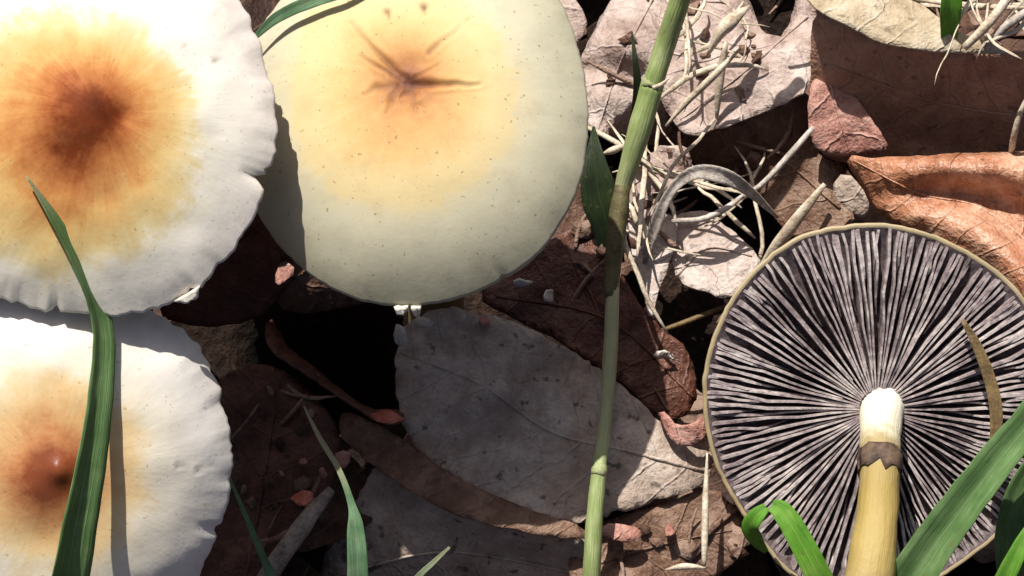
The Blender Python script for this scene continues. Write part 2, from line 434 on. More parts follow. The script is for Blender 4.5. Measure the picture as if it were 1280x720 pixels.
def tube_mesh(path, radii, sides=9, rough=0.0, sd=0.0, flat=1.0):
    path = np.asarray(path, float); m = len(path)
    tan = np.gradient(path, axis=0); tan /= np.linalg.norm(tan, axis=1)[:, None] + 1e-9
    ref = np.array([0.2, -0.35, 0.92])
    verts = []; al = []; ac = []; fd = []
    for i in range(m):
        a = np.cross(tan[i], ref); a /= np.linalg.norm(a) + 1e-9
        b = np.cross(a, tan[i])
        for k in range(sides):
            th = 2 * math.pi * k / sides
            r = radii[i] * (1 + rough * nz(math.cos(th) * 1.5, math.sin(th) * 1.5, i * 0.35 + sd))
            verts.append(path[i] + a * math.cos(th) * r + b * math.sin(th) * r * flat)
            al.append(i / (m - 1)); ac.append(k / sides); fd.append((math.cos(th), math.sin(th), i / (m - 1) * 4))
    faces = []
    for i in range(m - 1):
        for k in range(sides):
            k2 = (k + 1) % sides
            faces.append((i * sides + k, i * sides + k2, (i + 1) * sides + k2, (i + 1) * sides + k))
    for i, rev in ((0, True), (m - 1, False)):
        verts.append(path[i]); al.append(i / (m - 1)); ac.append(0.5); fd.append((0, 0, 0)); c = len(verts) - 1
        for k in range(sides):
            k2 = (k + 1) % sides
            t = (i * sides + k, i * sides + k2, c)
            faces.append(t[::-1] if rev else t)
    return np.array(verts), faces, {'along': al, 'across': ac, 'fdir': np.array(fd)}

def tube(name, label, pts, widths, mat, mode='h', sides=9, rough=0.12, n=None, cat='twig', group=None, parent=None, flat=1.0, dry=None):
    """a round stalk through points (photo x, photo y, height); widths in photo pixels"""
    n = n or max(10, int(sum(np.hypot(b[0] - a[0], b[1] - a[1]) for a, b in zip(pts[:-1], pts[1:])) / 9))
    q = catmull([(*p, w) for p, w in zip(pts, widths)], n)
    path = np.array([(P if mode == 'h' else V)(a, b, c) for a, b, c, w in q])
    rr = np.array([max(0.2, w) / 2 / pxat(p) for (a, b, c, w), p in zip(q, path)])
    v, f, at = tube_mesh(path, rr, sides, rough, pts[0][0] * .1, flat)
    if dry is not None:
        at['dry'] = np.interp(at['along'], [0, 1], [0, 0]) if dry is False else np.interp(at['along'], *dry)
    base = path[np.argmin(path[:, 2])]
    ob = build(name, v, f, mat, parent, base if parent is None else None, True, at)
    if label: tag(ob, label, cat, group)
    return ob

def blade(name, label, pts, widths, mat, mode='h', fold=0.25, roll=0.0, n=None, cat='grass', group=None, dry=None, thick=0.012, twist=0.0):
    """a ribbon leaf of grass with a keel; widths in photo pixels"""
    n = n or max(14, int(sum(np.hypot(b[0] - a[0], b[1] - a[1]) for a, b in zip(pts[:-1], pts[1:])) / 9))
    q = catmull([(*p, w) for p, w in zip(pts, widths)], n)
    path = np.array([(P if mode == 'h' else V)(a, b, c) for a, b, c, w in q])
    tan = np.gradient(path, axis=0); tan /= np.linalg.norm(tan, axis=1)[:, None]
    K = 7; verts = []; al = []; ac = []
    for i in range(n):
        vd = CAM - path[i]; vd /= np.linalg.norm(vd)
        a = np.cross(tan[i], vd); a /= np.linalg.norm(a); b = np.cross(a, tan[i])
        r = roll + twist * i / (n - 1)
        a, b = a * math.cos(r) + b * math.sin(r), b * math.cos(r) - a * math.sin(r)
        w = max(0.6, q[i][3]) / 2 / pxat(path[i]) / max(0.35, abs(math.cos(r)))
        for k in range(K):
            u = k / (K - 1) * 2 - 1
            uu = u * (1 + 0.07 * nz(i * 0.3, (u > 0) * 3.0, pts[0][0])) + 0.05 * nz(i * 0.2, 9.0, pts[0][0])
            verts.append(path[i] + a * uu * w + b * (abs(u) - 0.5) * fold * w)
            al.append(i / (n - 1)); ac.append(u * 0.5 + 0.5)
    faces = [(i * K + k, i * K + k + 1, (i + 1) * K + k + 1, (i + 1) * K + k) for i in range(n - 1) for k in range(K - 1)]
    base = path[np.argmin(path[:, 2])]
    at = {'along': al, 'across': ac}
    at['dry'] = np.zeros(len(al)) if dry is None else np.interp(al, *dry)
    ob = build(name, verts, faces, mat, None, base, True, at)
    md = ob.modifiers.new('thickness', 'SOLIDIFY'); md.thickness = thick * CM; md.offset = 0
    if label: tag(ob, label, cat, group)
    return ob

# ------------------------------------------------------------------ setting: soil
def make_soil():
    nx, ny = 260, 240; vs = []; fs = []; pit = P(420, 440, -1.0)
    for j in range(ny):
        for i in range(nx):
            x = -40 + 80 * i / (nx - 1); y = -34 + 74 * j / (ny - 1)
            e = 60.0 if False else 1.0
            if i in (0, nx - 1): x *= 8
            if j in (0, ny - 1): y *= 8
            z = 0.14 * nz(x * .5, y * .5, 3) + 0.08 * nz(x * 1.6, y * 1.6, 9) - 1.1
            z -= 3.2 * math.exp(-(((x - pit[0]) / 1.25) ** 2 + ((y - pit[1]) / 1.0) ** 2) ** 2)
            vs.append((x, y, z))
    for j in range(ny - 1):
        for i in range(nx - 1):
            a = j * nx + i; fs.append((a, a + 1, a + nx + 1, a + nx))
    o = build('soil', vs, fs, M['soil']); o['kind'] = 'structure'
make_soil()

# ------------------------------------------------------------------ mushrooms
def proj(p):
    v = p - CAM; k = DIST / np.dot(v, F) * PXCM
    return 640 + np.dot(v, RX) * k, 360 - np.dot(v, UP) * k
def on_plane(px, py, c, nrm):
    dr = F * DIST + RX * (px - 640) / PXCM + UP * (360 - py) / PXCM
    return CAM + dr * (np.dot(c - CAM, nrm) / np.dot(dr, nrm))
def tilt(right_deg, up_deg):
    """unit vector: the direction to the camera, leant right / up in the picture by degrees"""
    a, b = math.radians(right_deg), math.radians(up_deg)
    v = -F * math.cos(a) * math.cos(b) + RX * math.sin(a) + UP * math.sin(b)
    return v / np.linalg.norm(v)
def seg_dist(x, y, line):
    best = 1e9; tt = 0; n = len(line) - 1
    for i in range(n):
        ax, ay = line[i]; bx, by = line[i + 1]
        L = (bx - ax) ** 2 + (by - ay) ** 2
        t = min(1, max(0, ((x - ax) * (bx - ax) + (y - ay) * (by - ay)) / L))
        d = math.hypot(x - ax - (bx - ax) * t, y - ay - (by - ay) * t)
        if d < best: best = d; tt = (i + t) / n
    return best, tt

class Cap:
    def __init__(s, outline, centre, axis, h, prof, rag=0.012, notches=(), NA=240, NR=84, sd=0.0, flesh=0.62):
        s.flesh = flesh; s.c = V(*centre); s.ax = axis; s.h = h; s.prof = prof; s.NA = NA; s.NR = NR
        e1 = RX - axis * np.dot(RX, axis); s.e1 = e1 / np.linalg.norm(e1); s.e2 = np.cross(axis, s.e1)
        th = []; rh = []
        for (x, y) in outline:
            q = on_plane(x, y, s.c, axis) - s.c
            th.append(math.atan2(np.dot(q, s.e2), np.dot(q, s.e1))); rh.append(np.linalg.norm(q))
        o = np.argsort(th); th = np.array(th)[o]; rh = np.array(rh)[o]
        tt = np.concatenate([th - 2 * math.pi, th, th + 2 * math.pi]); r3 = np.tile(rh, 3)
        g = np.linspace(-math.pi, math.pi, 361)[:-1]
        rg = np.interp(g, tt, r3)
        ker = np.hanning(17); ker /= ker.sum()
        rg = np.convolve(np.concatenate([rg[-20:], rg, rg[:20]]), ker, 'same')[20:-20]
        s.g, s.rg, s.rag, s.notches, s.sd = g, rg, rag, notches, sd
    def rho(s, th, ragged=True):
        th = (th + math.pi) % (2 * math.pi) - math.pi
        r = float(np.interp(th, np.append(s.g, math.pi), np.append(s.rg, s.rg[0])))
        if ragged:
            c, k = math.cos(th), math.sin(th)
            r *= 1 + s.rag * (nz(c * 3, k * 3, s.sd) + 0.8 * nz(c * 9, k * 9, s.sd + 4) + 0.9 * nz(c * 24, k * 24, s.sd + 8))
            for (a, w, dp) in s.notches:
                dd = abs((th - a + math.pi) % (2 * math.pi) - math.pi) / w
                if dd < 1: r *= 1 - dp * (1 - dd)
        return r
    def pt(s, x, y, z): return s.c + s.e1 * x + s.e2 * y + s.ax * z
    def mesh(s, name, mat, parent, origin, umbo, ringc, rpx, cracks=(), wob=0.03, flesh=None, fx=None):
        NA, NR = s.NA, s.NR
        ts = [(k / NR) for k in range(1, NR + 1)]
        verts = []; rad = []; fd = []; ck = []
        def add(t, th, z, rr):
            x, y = rr * t * math.cos(th), rr * t * math.sin(th)
            p = s.pt(x, y, z)
            u, v = proj(p)
            d0 = math.hypot(u - umbo[0], v - umbo[1]); k = min(1, d0 / (rpx * .5))
            cx, cy = umbo[0] * (1 - k) + ringc[0] * k, umbo[1] * (1 - k) + ringc[1] * k
            r = math.hypot(u - cx, v - cy) / rpx
            a2 = math.atan2(v - umbo[1], u - umbo[0])
            c_ = 0.0; dz = 0.0; cut = 0.0; lip = 0.0
            for (line, w, dep, dark) in cracks:
                d, tt = seg_dist(u + 2.5 * nz(u * .05, v * .05, 1), v + 2.5 * nz(u * .05, v * .05, 7), line)
                ww = w * (1 - 0.75 * tt) + 0.6
                f = math.exp(-(d / ww) ** 2)
                c_ = max(c_, f * dark * (1 - 0.6 * tt)); cut = max(cut, 1.5 * dep * f * (1 - 0.7 * tt)); lip = max(lip, 0.5 * dep * math.exp(-((d - 2.2 * ww) / (1.2 * ww)) ** 2) * (1 - 0.7 * tt))
            dz += lip * (1 - c_) - cut
            if fx: dz += fx(u, v)
            verts.append(p + s.ax * dz); rad.append(min(r, 1.2)); fd.append((math.cos(a2) * 3, math.sin(a2) * 3, r * 0.9)); ck.append(c_)
        add(0, 0, s.h * s.prof(0), 0)
        for t in ts:
            for k in range(NA):
                th = 2 * math.pi * k / NA
                rr = s.rho(th) if t > 0.999 else s.rho(th, False) + (s.rho(th) - s.rho(th, False)) * max(0, (t - .86) / .14)
                x, y = math.cos(th) * t, math.sin(th) * t
                z = s.h * s.prof(t) + wob * (nz(x * 2.3, y * 2.3, s.sd) + 0.5 * nz(x * 6, y * 6, s.sd + 2)) * (0.4 + t)
                z += 0.016 * t ** 6 * nz(math.cos(th) * 7, math.sin(th) * 7, s.sd + 6)
                add(t, th, z, rr)
        ntop = len(verts)
        under = [(0.998, -0.03), (0.99, -0.045), (0.975, -0.03)]
        for t in (0.9, 0.8, 0.65, 0.5, 0.35, 0.2): under.append((t, None))
        for (t, z) in under:
            for k in range(NA):
                th = 2 * math.pi * k / NA; rr = s.rho(th)
                add(t, th, s.ceil(t, flesh) if z is None else z + 0.035 * nz(math.cos(th) * 7, math.sin(th) * 7, s.sd + 6), rr)
        add(0, 0, s.ceil(0.2, flesh), 0)
        last = len(verts) - 1
        faces = []
        for k in range(NA): faces.append((0, 1 + k, 1 + (k + 1) % NA))
        rows = NR + len(under)
        for j in range(rows - 1):
            for k in range(NA):
                k2 = (k + 1) % NA
                faces.append((1 + j * NA + k, 1 + (j + 1) * NA + k, 1 + (j + 1) * NA + k2, 1 + j * NA + k2))
        b = 1 + (rows - 1) * NA
        for k in range(NA): faces.append((b + k, last, b + (k + 1) % NA))
        ob = build(name, verts, faces, mat, parent, origin, True, {'rad': rad, 'fdir': np.array(fd), 'crack': ck})
        ob.data.materials.append(M['gill'])
        first = NA + (NR - 1 + 3) * NA
        for q in range(first, len(faces)): ob.data.polygons[q].material_index = 1
        return ob
    def ceil(s, t, flesh=None):
        if flesh is None: flesh = s.flesh
        return s.h * s.prof(t) * flesh - 0.02
    def gill(s, th, t0, t1, w, sd, n=6, depth=1.0, droop=0.06):
        """one gill: a thin wedge between the flesh of the cap and its own free edge"""
        vs = []; ed = []; fs = []
        for i in range(n):
            u = i / (n - 1); t = t0 + (t1 - t0) * u
            a = th + 0.035 * nz(t * 4, sd, 2.0) + (0.014 * nz(t * 13, sd, 5.0) if t > .25 else 0)
            r = s.rho(th) * t
            ct = s.ceil(t); lo = -droop * math.sin(math.pi * min(1, 0.15 + 0.8 * u)) + 0.05 * nz(t * 9, sd) + 0.12 * max(0, nz(t * 5, sd, 9) - .25)
            if t0 > 0.3: lo = ct + (lo - ct) * min(1.0, 0.25 + 2.2 * u)
            lo = ct + (lo - ct) * depth
            d = np.array([math.cos(a), math.sin(a)]); p = np.array([-d[1], d[0]])
            wi = w * (0.55 + 0.6 * u)
            for off, z, e in ((-wi * .7, ct + .02, 0), (-wi * .42, lo, 1), (wi * .42, lo, 1), (wi * .7, ct + .02, 0)):
                q = d * r + p * off
                vs.append(s.pt(q[0], q[1], z)); ed.append(e)
        for i in range(n - 1):
            for k in range(3): fs.append((i * 4 + k, i * 4 + k + 1, i * 4 + 5 + k, i * 4 + 4 + k))
        fs.append((3, 2, 1, 0)); j = (n - 1) * 4; fs.append((j, j + 1, j + 2, j + 3))
        return vs, fs, ed

def stem_to_ground(parent, cap, foot, r0, r1):
    top = cap.pt(0, 0, cap.ceil(0.2)); path = catmull([top, top - cap.ax * 0.9, (top + foot) / 2 + np.array([0.1, 0.1, -0.2]), foot], 26)
    v, f, at = tube_mesh(path, np.linspace(r0, r1, 26), 18, 0.06)
    return build('stem', v, f, M['stem'], parent, parent['_o'], True, at)
def hidden_gills(parent, cap):
    V_, F_, E_ = [], [], []
    for k in range(90):
        v, f, e = cap.gill(2 * math.pi * k / 90, 0.16 if k % 2 == 0 else 0.5, 0.93, 0.035, k * 1.7, 5)
        b = len(V_); V_ += v; E_ += e; F_ += [tuple(i + b for i in q) for q in f]
    o = build('gills', V_, F_, M['gill'], parent, parent['_o'], False, {'edge': E_}); o['kind'] = 'stuff'
def circ(cx, cy, r, a0, a1, n=10):
    return [(cx + r * math.cos(math.radians(a)), cy + r * math.sin(math.radians(a))) for a in np.linspace(a0, a1, n)]
def veil_scrap(parent, cap, th, size, drop):
    """a torn scrap of veil hanging on the margin"""
    vs = []; fs = []
    r = cap.rho(th); n = 5
    for j in range(4):
        for i in range(n):
            a = th + (i / (n - 1) - .5) * size / r * (1 - 0.18 * j)
            k = 1.0 + 0.012 * j + 0.01 * nz(i * 1.3, j * 1.1, th * 9)
            z = 0.02 - drop * j / 3 * (0.7 + 0.5 * nz(i * .9, j * .7, th * 5))
            vs.append(cap.pt(math.cos(a) * r * k, math.sin(a) * r * k, z))
    for j in range(3):
        for i in range(n - 1): fs.append((j * n + i, j * n + i + 1, (j + 1) * n + i + 1, (j + 1) * n + i))
    o = build('veil_scrap', vs, fs, M['veil'], parent, parent['_o'], True)
    md = o.modifiers.new('thickness', 'SOLIDIFY'); md.thickness = 0.05 * CM
    return o

# upper left mushroom
outA = [(298, 0), (318, 40), (335, 90), (346, 150), (344, 190), (336, 215), (328, 240), (312, 278), (290, 315), (262, 345), (235, 368), (195, 382), (150, 393), (110, 390), (75, 391), (35, 382), (0, 376), (-50, 352), (-100, 305), (-130, 235), (-138, 155), (-120, 60), (-80, -20), (-20, -70), (60, -92), (140, -90), (220, -60), (268, -30)]
capA = Cap(outA, (105, 152, 5.75), tilt(-2, 6), 0.95, lambda t: 0.80 * (1 - t ** 2.6) + 0.20 * math.exp(-(t / 0.22) ** 2), 0.021, [(-0.32, 0.035, 0.07), (-0.27, 0.02, 0.03), (-1.0, 0.03, 0.03), (-1.7, 0.03, 0.03), (-1.9, 0.02, 0.03)], sd=1.0)
fa = np.array([capA.c[0] - 0.3, capA.c[1] - 0.9, -1.2])
A = thing('mushroom', fa, 'large white mushroom cap with dark brown centre, at the upper left', 'mushroom')
capA.mesh('cap', M['capA'], A, fa, (122, 138), (78, 176), 268, wob=0.04, cracks=[([(268, 77), (287, 74)], 2.2, .012, .7), ([(262, 165), (280, 168)], 10, .004, .16), ([(228, 60), (236, 52)], 2, .008, .4)],
          fx=lambda u, v: 0.05 * math.exp(-((u - 122) ** 2 + (v - 140) ** 2) / 40 ** 2) - 0.06 * math.exp(-((u - 150) ** 2 + (v - 145) ** 2) / 16 ** 2))
hidden_gills(A, capA); stem_to_ground(A, capA, fa, 0.36, 0.5)
for th, sz, dr in ((-1.02, 0.4, 0.05),): veil_scrap(A, capA, th, sz, dr)

# middle mushroom
outB = [(700, 0), (720, 50), (732, 110), (735, 160), (728, 215), (712, 262), (688, 300), (650, 336), (600, 364), (556, 376), (508, 383), (462, 379), (418, 362), (375, 332), (345, 302), (322, 268), (304, 220), (298, 160), (306, 90), (330, 30), (372, -25), (430, -62), (520, -80), (610, -66), (665, -38)]
capB = Cap(outB, (516, 162, 4.5), tilt(-9, 17), 1.05, lambda t: 0.84 * (1 - t ** 2.3) + 0.16 * (1 - t ** 6), 0.006, [(-1.05, 0.03, 0.02)], sd=12.0)
fb = np.array([capB.c[0] + 0.2, capB.c[1] - 0.3, -1.2])
B = thing('mushroom', fb, 'cream mushroom cap with wrinkled yellow centre, half shaded on its left edge', 'mushroom')
crB = [([(508, 96), (490, 84), (470, 62), (438, 28)], 4.5, 0.035, 0.75), ([(505, 100), (545, 104), (600, 106)], 5.0, 0.05, 0.85),
       ([(535, 64), (560, 46), (592, 18)], 2.4, 0.012, 0.45), ([(506, 100), (480, 86), (450, 70)], 4.0, 0.03, 0.7), ([(500, 102), (488, 120), (482, 140)], 6, 0.03, 0.6),
       ([(512, 104), (515, 122), (520, 140)], 5, 0.025, 0.45), ([(495, 104), (470, 108), (455, 118)], 5, 0.02, 0.5), ([(500, 98), (525, 92), (550, 78)], 3, 0.02, 0.4),
       ([(484, 14), (486, 22)], 3.2, 0.02, 0.8), ([(531, 9), (531, 16)], 4.0, 0.02, 0.9), ([(508, 110), (500, 118)], 9, 0.03, 0.5)]
capB.mesh('cap', M['capB'], B, fb, (508, 98), (500, 120), 250, cracks=crB, wob=0.02,
          fx=lambda u, v: -0.10 * math.exp(-((u - 505) ** 2 + (v - 100) ** 2) / 50 ** 2) + 0.03 * nz(u * .06, v * .06, 4) * math.exp(-((u - 505) ** 2 + (v - 105) ** 2) / 45 ** 2))
hidden_gills(B, capB); stem_to_ground(B, capB, fb, 0.34, 0.46)
for th, sz, dr in ((-1.62, 0.2, 0.13), (-1.54, 0.14, 0.2)): veil_scrap(B, capB, th, sz, dr)

# lower left mushroom
outC = [(200, 396), (240, 424), (268, 470), (284, 520), (291, 558), (286, 610), (276, 650), (262, 690), (240, 735), (190, 785), (120, 815), (50, 820), (-40, 800), (-110, 745), (-150, 670), (-165, 590), (-150, 510), (-110, 440), (-50, 385), (20, 358), (90, 354), (150, 368)]
capC = Cap(outC, (62, 588, 5.2), tilt(2, -7), 0.85, lambda t: 0.82 * (1 - t ** 3.6) + 0.18 * math.exp(-(t / 0.2) ** 2), 0.022, [(0.38, 0.03, 0.03), (-0.35, 0.03, 0.03)], sd=23.0)
fc = np.array([capC.c[0] - 0.2, capC.c[1] - 0.6, -1.2])
C = thing('mushroom', fc, 'white mushroom cap with reddish brown centre behind a green blade, lower left', 'mushroom')
capC.mesh('cap', M['capC'], C, fc, (64, 592), (62, 592), 236, wob=0.035, cracks=[([(248, 588), (272, 578)], 2.2, .012, .6), ([(222, 582), (232, 580)], 2, .01, .4), ([(168, 428), (190, 440)], 12, .004, .16)],
          fx=lambda u, v: 0.09 * math.exp(-((u - 76) ** 2 + (v - 588) ** 2) / 16 ** 2) )
hidden_gills(C, capC); stem_to_ground(C, capC, fc, 0.34, 0.46)

# upturned mushroom on the right
outD = [(878, 480), (883, 445), (893, 415), (914, 372), (945, 333), (985, 302), (1030, 285), (1090, 278), (1150, 288), (1210, 314), (1250, 340), (1284, 378), (1304, 430), (1311, 500), (1303, 570), (1280, 625), (1245, 672), (1200, 706), (1150, 735), (1090, 752), (1030, 742), (985, 716), (952, 680), (930, 645), (905, 606), (886, 550)]
nD = tilt(0, -5)
capD = Cap(outD, (1096, 512, 3.0), -nD, 1.05, lambda t: (1 - t ** 2.3) ** 0.8, 0.006, sd=31.0, NA=200, NR=40, flesh=0.32)
fd_ = np.array([capD.c[0], capD.c[1] + 0.6, 0.3])
D = thing('mushroom', fd_, 'upturned mushroom showing its purple grey gills and yellowish stem', 'mushroom')
cD = capD.mesh('cap', M['capD'], D, fd_, (1096, 512), (1096, 512), 230, wob=0.02)
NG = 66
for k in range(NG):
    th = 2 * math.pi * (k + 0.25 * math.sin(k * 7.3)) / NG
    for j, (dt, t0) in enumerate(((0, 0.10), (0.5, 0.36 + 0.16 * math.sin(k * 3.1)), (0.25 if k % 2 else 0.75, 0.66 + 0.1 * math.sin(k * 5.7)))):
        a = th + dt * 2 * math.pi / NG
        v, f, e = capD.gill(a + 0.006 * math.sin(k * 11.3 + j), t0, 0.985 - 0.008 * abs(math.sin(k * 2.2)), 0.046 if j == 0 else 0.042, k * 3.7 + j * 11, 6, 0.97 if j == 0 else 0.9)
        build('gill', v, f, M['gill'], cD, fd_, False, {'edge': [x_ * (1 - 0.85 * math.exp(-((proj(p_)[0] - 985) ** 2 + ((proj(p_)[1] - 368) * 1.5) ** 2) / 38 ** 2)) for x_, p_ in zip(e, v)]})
st = [(1102, 505, 2.75), (1101, 530, 3.15), (1100, 575, 3.7), (1097, 640, 4.25), (1088, 715, 4.6), (1072, 800, 4.8), (1052, 880, 4.75)]
sw = [64, 53, 51, 52, 62, 74, 80]
q = catmull([(*p, w) for p, w in zip(st, sw)], 44)
path = np.array([V(a, b, c) for a, b, c, w in q]); rr = np.array([w / 2 / pxat(p) for (a, b, c, w), p in zip(q, path)])
v, f, at = tube_mesh(path, rr, 22, 0.08)
stD = build('stem', v, f, M['stem'], D, fd_, True, at)
# spore stained ring remnant round the stem
vs = []; fs = []
i0, i1 = 13.5, 16.2
for k in range(23):
    th = 2 * math.pi * k / 22
    for j in range(5):
        jj = i0 + (i1 - i0) * j / 4 + 0.9 * nz(math.cos(th) * 2.5, math.sin(th) * 2.5, j * .2) + (2.0 * abs(nz(math.cos(th) * 2.2, math.sin(th) * 2.2, 8)) * max(0, j - 2) / 2)
        jj = min(max(jj, 0), 42.9); a = int(jj); t = jj - a
        c_ = path[a] * (1 - t) + path[a + 1] * t; r_ = rr[a] * (1.03 + (0.035 if j in (1, 2) else 0.0) + 0.06 * nz(th * 2, j, 3))
        tn = path[a + 1] - path[a]; tn /= np.linalg.norm(tn); x_ = np.cross(tn, np.array([0.2, -0.35, 0.92])); x_ /= np.linalg.norm(x_); y_ = np.cross(x_, tn)
        vs.append(c_ + x_ * math.cos(th) * r_ + y_ * math.sin(th) * r_)
for k in range(22):
    for j in range(4): fs.append((k * 5 + j, (k + 1) * 5 + j, (k + 1) * 5 + j + 1, k * 5 + j + 1))
rg_ = build('ring', vs, fs, M['ring'], stD, fd_, True)
md = rg_.modifiers.new('thickness', 'SOLIDIFY'); md.thickness = 0.015 * CM

# ------------------------------------------------------------------ dead leaves
L = leaf
L('dead_leaf', 'dark chocolate curled leaf standing upright at the upper right', [(1016, 6, 3.15), (1060, 30, 3.1), (1095, 48, 3.05), (1130, 57, 3.0), (1180, 62, 3.0), (1240, 66, 3.0), (1310, 64, 3.0), (1335, 130, 1.8), (1320, 200, .7), (1240, 202, .7), (1180, 203, .7), (1110, 206, .7), (1040, 204, .8), (1014, 180, 1.0), (1012, 90, 2.1)], 'leaf_deep', smooth=1, wav=.06, rag=1.2, rib=[(1320, 150), (1180, 130), (1030, 80)])
L('dead_leaf', 'pale tan leaf above the rim of the dark upright leaf, top right', [(1008, 3, 3.3), (1060, 33, 3.25), (1095, 51, 3.2), (1130, 60, 3.15), (1180, 65, 3.15), (1262, 70, 3.15), (1240, 54, 3.2), (1195, 40, 3.2), (1160, 12, 3.2), (1120, -25, 3.1), (1060, -50, 3.0), (1005, -30, 3.0)], 'leaf_tan', wav=.08, rag=1.5)
L('dead_leaf', 'small rosy triangular leaf in front of the dark upright leaf', [(1033, 84, 2.0), (1060, 108, 2.0), (1090, 148, 1.9), (1116, 193, 1.6), (1075, 193, 1.5), (1040, 195, 1.5), (1012, 182, 1.6), (1009, 110, 1.9)], 'leaf_pink', smooth=1, wav=.12, rag=1.5, rib=[(1034, 92), (1050, 150), (1062, 190)])
L('dead_leaf', 'orange brown wavy leaf above the upturned mushroom', [(1052, 193, 1.5), (1100, 198, 1.9), (1200, 191, 2.0), (1320, 188, 2.0), (1345, 300, 2.2), (1330, 420, 1.8), (1230, 345, 1.5), (1150, 300, 1.3), (1096, 268, 1.2), (1076, 232, 1.3)], 'leaf_orange', ridges=[[(1085, 214, 1.75), (1130, 216, 2.2), (1190, 210, 2.3), (1260, 212, 2.4), (1330, 222, 2.4)], [(1085, 244, 1.35), (1140, 242, 1.5), (1190, 240, 1.45), (1240, 254, 1.35), (1290, 286, 1.3), (1330, 320, 1.4)], [(1105, 262, 1.5), (1160, 262, 2.0), (1210, 278, 2.1), (1255, 318, 2.2), (1300, 370, 2.1)]], wav=.1, rag=1.5, rib=[(1330, 340), (1230, 262), (1150, 242), (1066, 200)])
L('dead_leaf', 'small pale grey leaf scrap behind the rim of the gilled mushroom', [(1036, 238, 1.5), (1056, 211, 1.7), (1087, 246, 1.6), (1084, 274, 1.4), (1068, 270, 1.4)], 'leaf_grey', wav=.05, rag=1.0)
L('dead_leaf', 'shaded brown leaf under the pale leaf, left of the rosy one', [(846, 176, 1.1), (885, 166, 1.3), (960, 134, 1.5), (1016, 104, 1.8), (1016, 185, .9), (1048, 210, .9), (1060, 250, .9), (1072, 282, .9), (1010, 310, .6), (978, 285, .5), (940, 240, .5), (880, 218, .5)], 'leaf_brown', wav=.08, rib=[(1050, 260), (960, 190), (860, 180)])
L('dead_leaf', 'broad pale pinkish leaf behind the straw, right of the green stalk', [(828, -30, 1.6), (920, -40, 1.5), (938, 4, 1.6), (950, 40, 1.7), (985, 46, 1.8), (1000, -30, 1.8), (1022, -30, 2.0), (1018, 60, 2.1), (1018, 108, 2.0), (962, 138, 1.8), (905, 158, 1.7), (862, 172, 1.5), (838, 150, 1.4), (815, 100, 1.4), (822, 40, 1.5)], 'leaf_pale', wav=.16, rib=[(1010, 20), (930, 90), (850, 150)], smooth=1)
L('dead_leaf', 'pale pink crumpled leaf between the middle cap and the green stalk', [(745, 30, 1.3), (765, -5, 1.4), (800, -30, 1.4), (845, -25, 1.4), (832, 50, 1.5), (818, 110, 1.5), (800, 130, 1.3), (782, 142, 1.2), (745, 178, 1.0), (728, 150, 1.0), (722, 80, 1.1)], 'leaf_pale', ridges=[[(735, 58, 1.5), (765, 60, 1.8), (795, 72, 1.7)], [(730, 82, .9), (765, 86, .95), (790, 96, 1.1)], [(735, 120, 1.3), (765, 118, 1.5), (795, 118, 1.5)]], wav=.15, rib=[(820, -10), (775, 80), (745, 170)], tint=0.0)
L('dead_leaf', 'pale lilac leaf scrap, top edge beside the middle cap', [(704, -20, 1.0), (735, 22, 1.0), (728, 50, .9), (700, 60, .9), (680, -10, .9)], 'leaf_pale', wav=.08)
L('dead_leaf', 'whitish leaf below the arched straw, nearer the green stalk', [(776, 286, 1.0), (800, 268, 1.1), (838, 262, 1.1), (850, 290, 1.1), (828, 350, 1.0), (812, 408, .9), (802, 350, .9), (786, 318, .9)], 'leaf_pale', wav=.08, tint=.8)
L('dead_leaf', 'whitish leaf below the arched straw, nearer the gilled mushroom', [(838, 268, 1.0), (890, 262, 1.1), (906, 282, 1.1), (952, 318, 1.2), (945, 352, 1.2), (912, 376, 1.1), (872, 362, 1.1), (846, 352, 1.0), (836, 310, 1.0)], 'leaf_pale', wav=.08, rib=[(845, 345), (885, 310), (940, 320)], tint=.6)
L('dead_leaf', 'grey crumpled leaf scraps at the foot of the green stalk', [(792, 210, 1.2), (818, 186, 1.3), (856, 180, 1.4), (868, 205, 1.3), (838, 232, 1.2), (822, 262, 1.2), (792, 284, 1.1), (782, 250, 1.1)], 'leaf_pale', wav=.22, freq=.04, rag=4)
L('dead_leaf', 'large grey leaf shaded by the middle cap, its right end sunlit', [(494, 440, 1.2), (505, 404, 1.3), (545, 384, 1.3), (600, 388, 1.3), (650, 404, 1.3), (710, 436, 1.3), (762, 470, 1.2), (806, 505, 1.2), (826, 532, 1.15), (858, 556, 1.1), (892, 566, 1.0), (888, 604, 1.0), (830, 624, 1.0), (762, 644, 1.0), (716, 656, 1.0), (660, 646, 1.05), (600, 616, 1.1), (545, 588, 1.1), (508, 545, 1.15), (492, 500, 1.15)], 'leaf_grey', pins=[(600, 500, 1.6), (700, 540, 1.5)], wav=.10, rib=[(884, 590), (790, 565), (690, 540), (600, 480), (500, 440)], ribr=.03, rag=4.5)
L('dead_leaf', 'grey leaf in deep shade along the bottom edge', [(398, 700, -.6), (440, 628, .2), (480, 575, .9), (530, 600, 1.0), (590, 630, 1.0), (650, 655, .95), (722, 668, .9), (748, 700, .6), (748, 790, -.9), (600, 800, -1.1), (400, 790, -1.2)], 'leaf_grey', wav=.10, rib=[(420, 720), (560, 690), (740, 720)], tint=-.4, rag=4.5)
L('dead_leaf', 'thin brown curled leaf wedged between the two grey leaves', [(430, 510, 1.1), (470, 530, 1.25), (520, 560, 1.25), (560, 590, 1.15), (640, 630, 1.1), (735, 660, 1.1), (728, 676, 1.1), (640, 662, 1.15), (560, 640, 1.15), (500, 606, 1.1), (450, 570, 1.0), (420, 540, 1.0)], 'leaf_brown', wav=.08, rag=2)
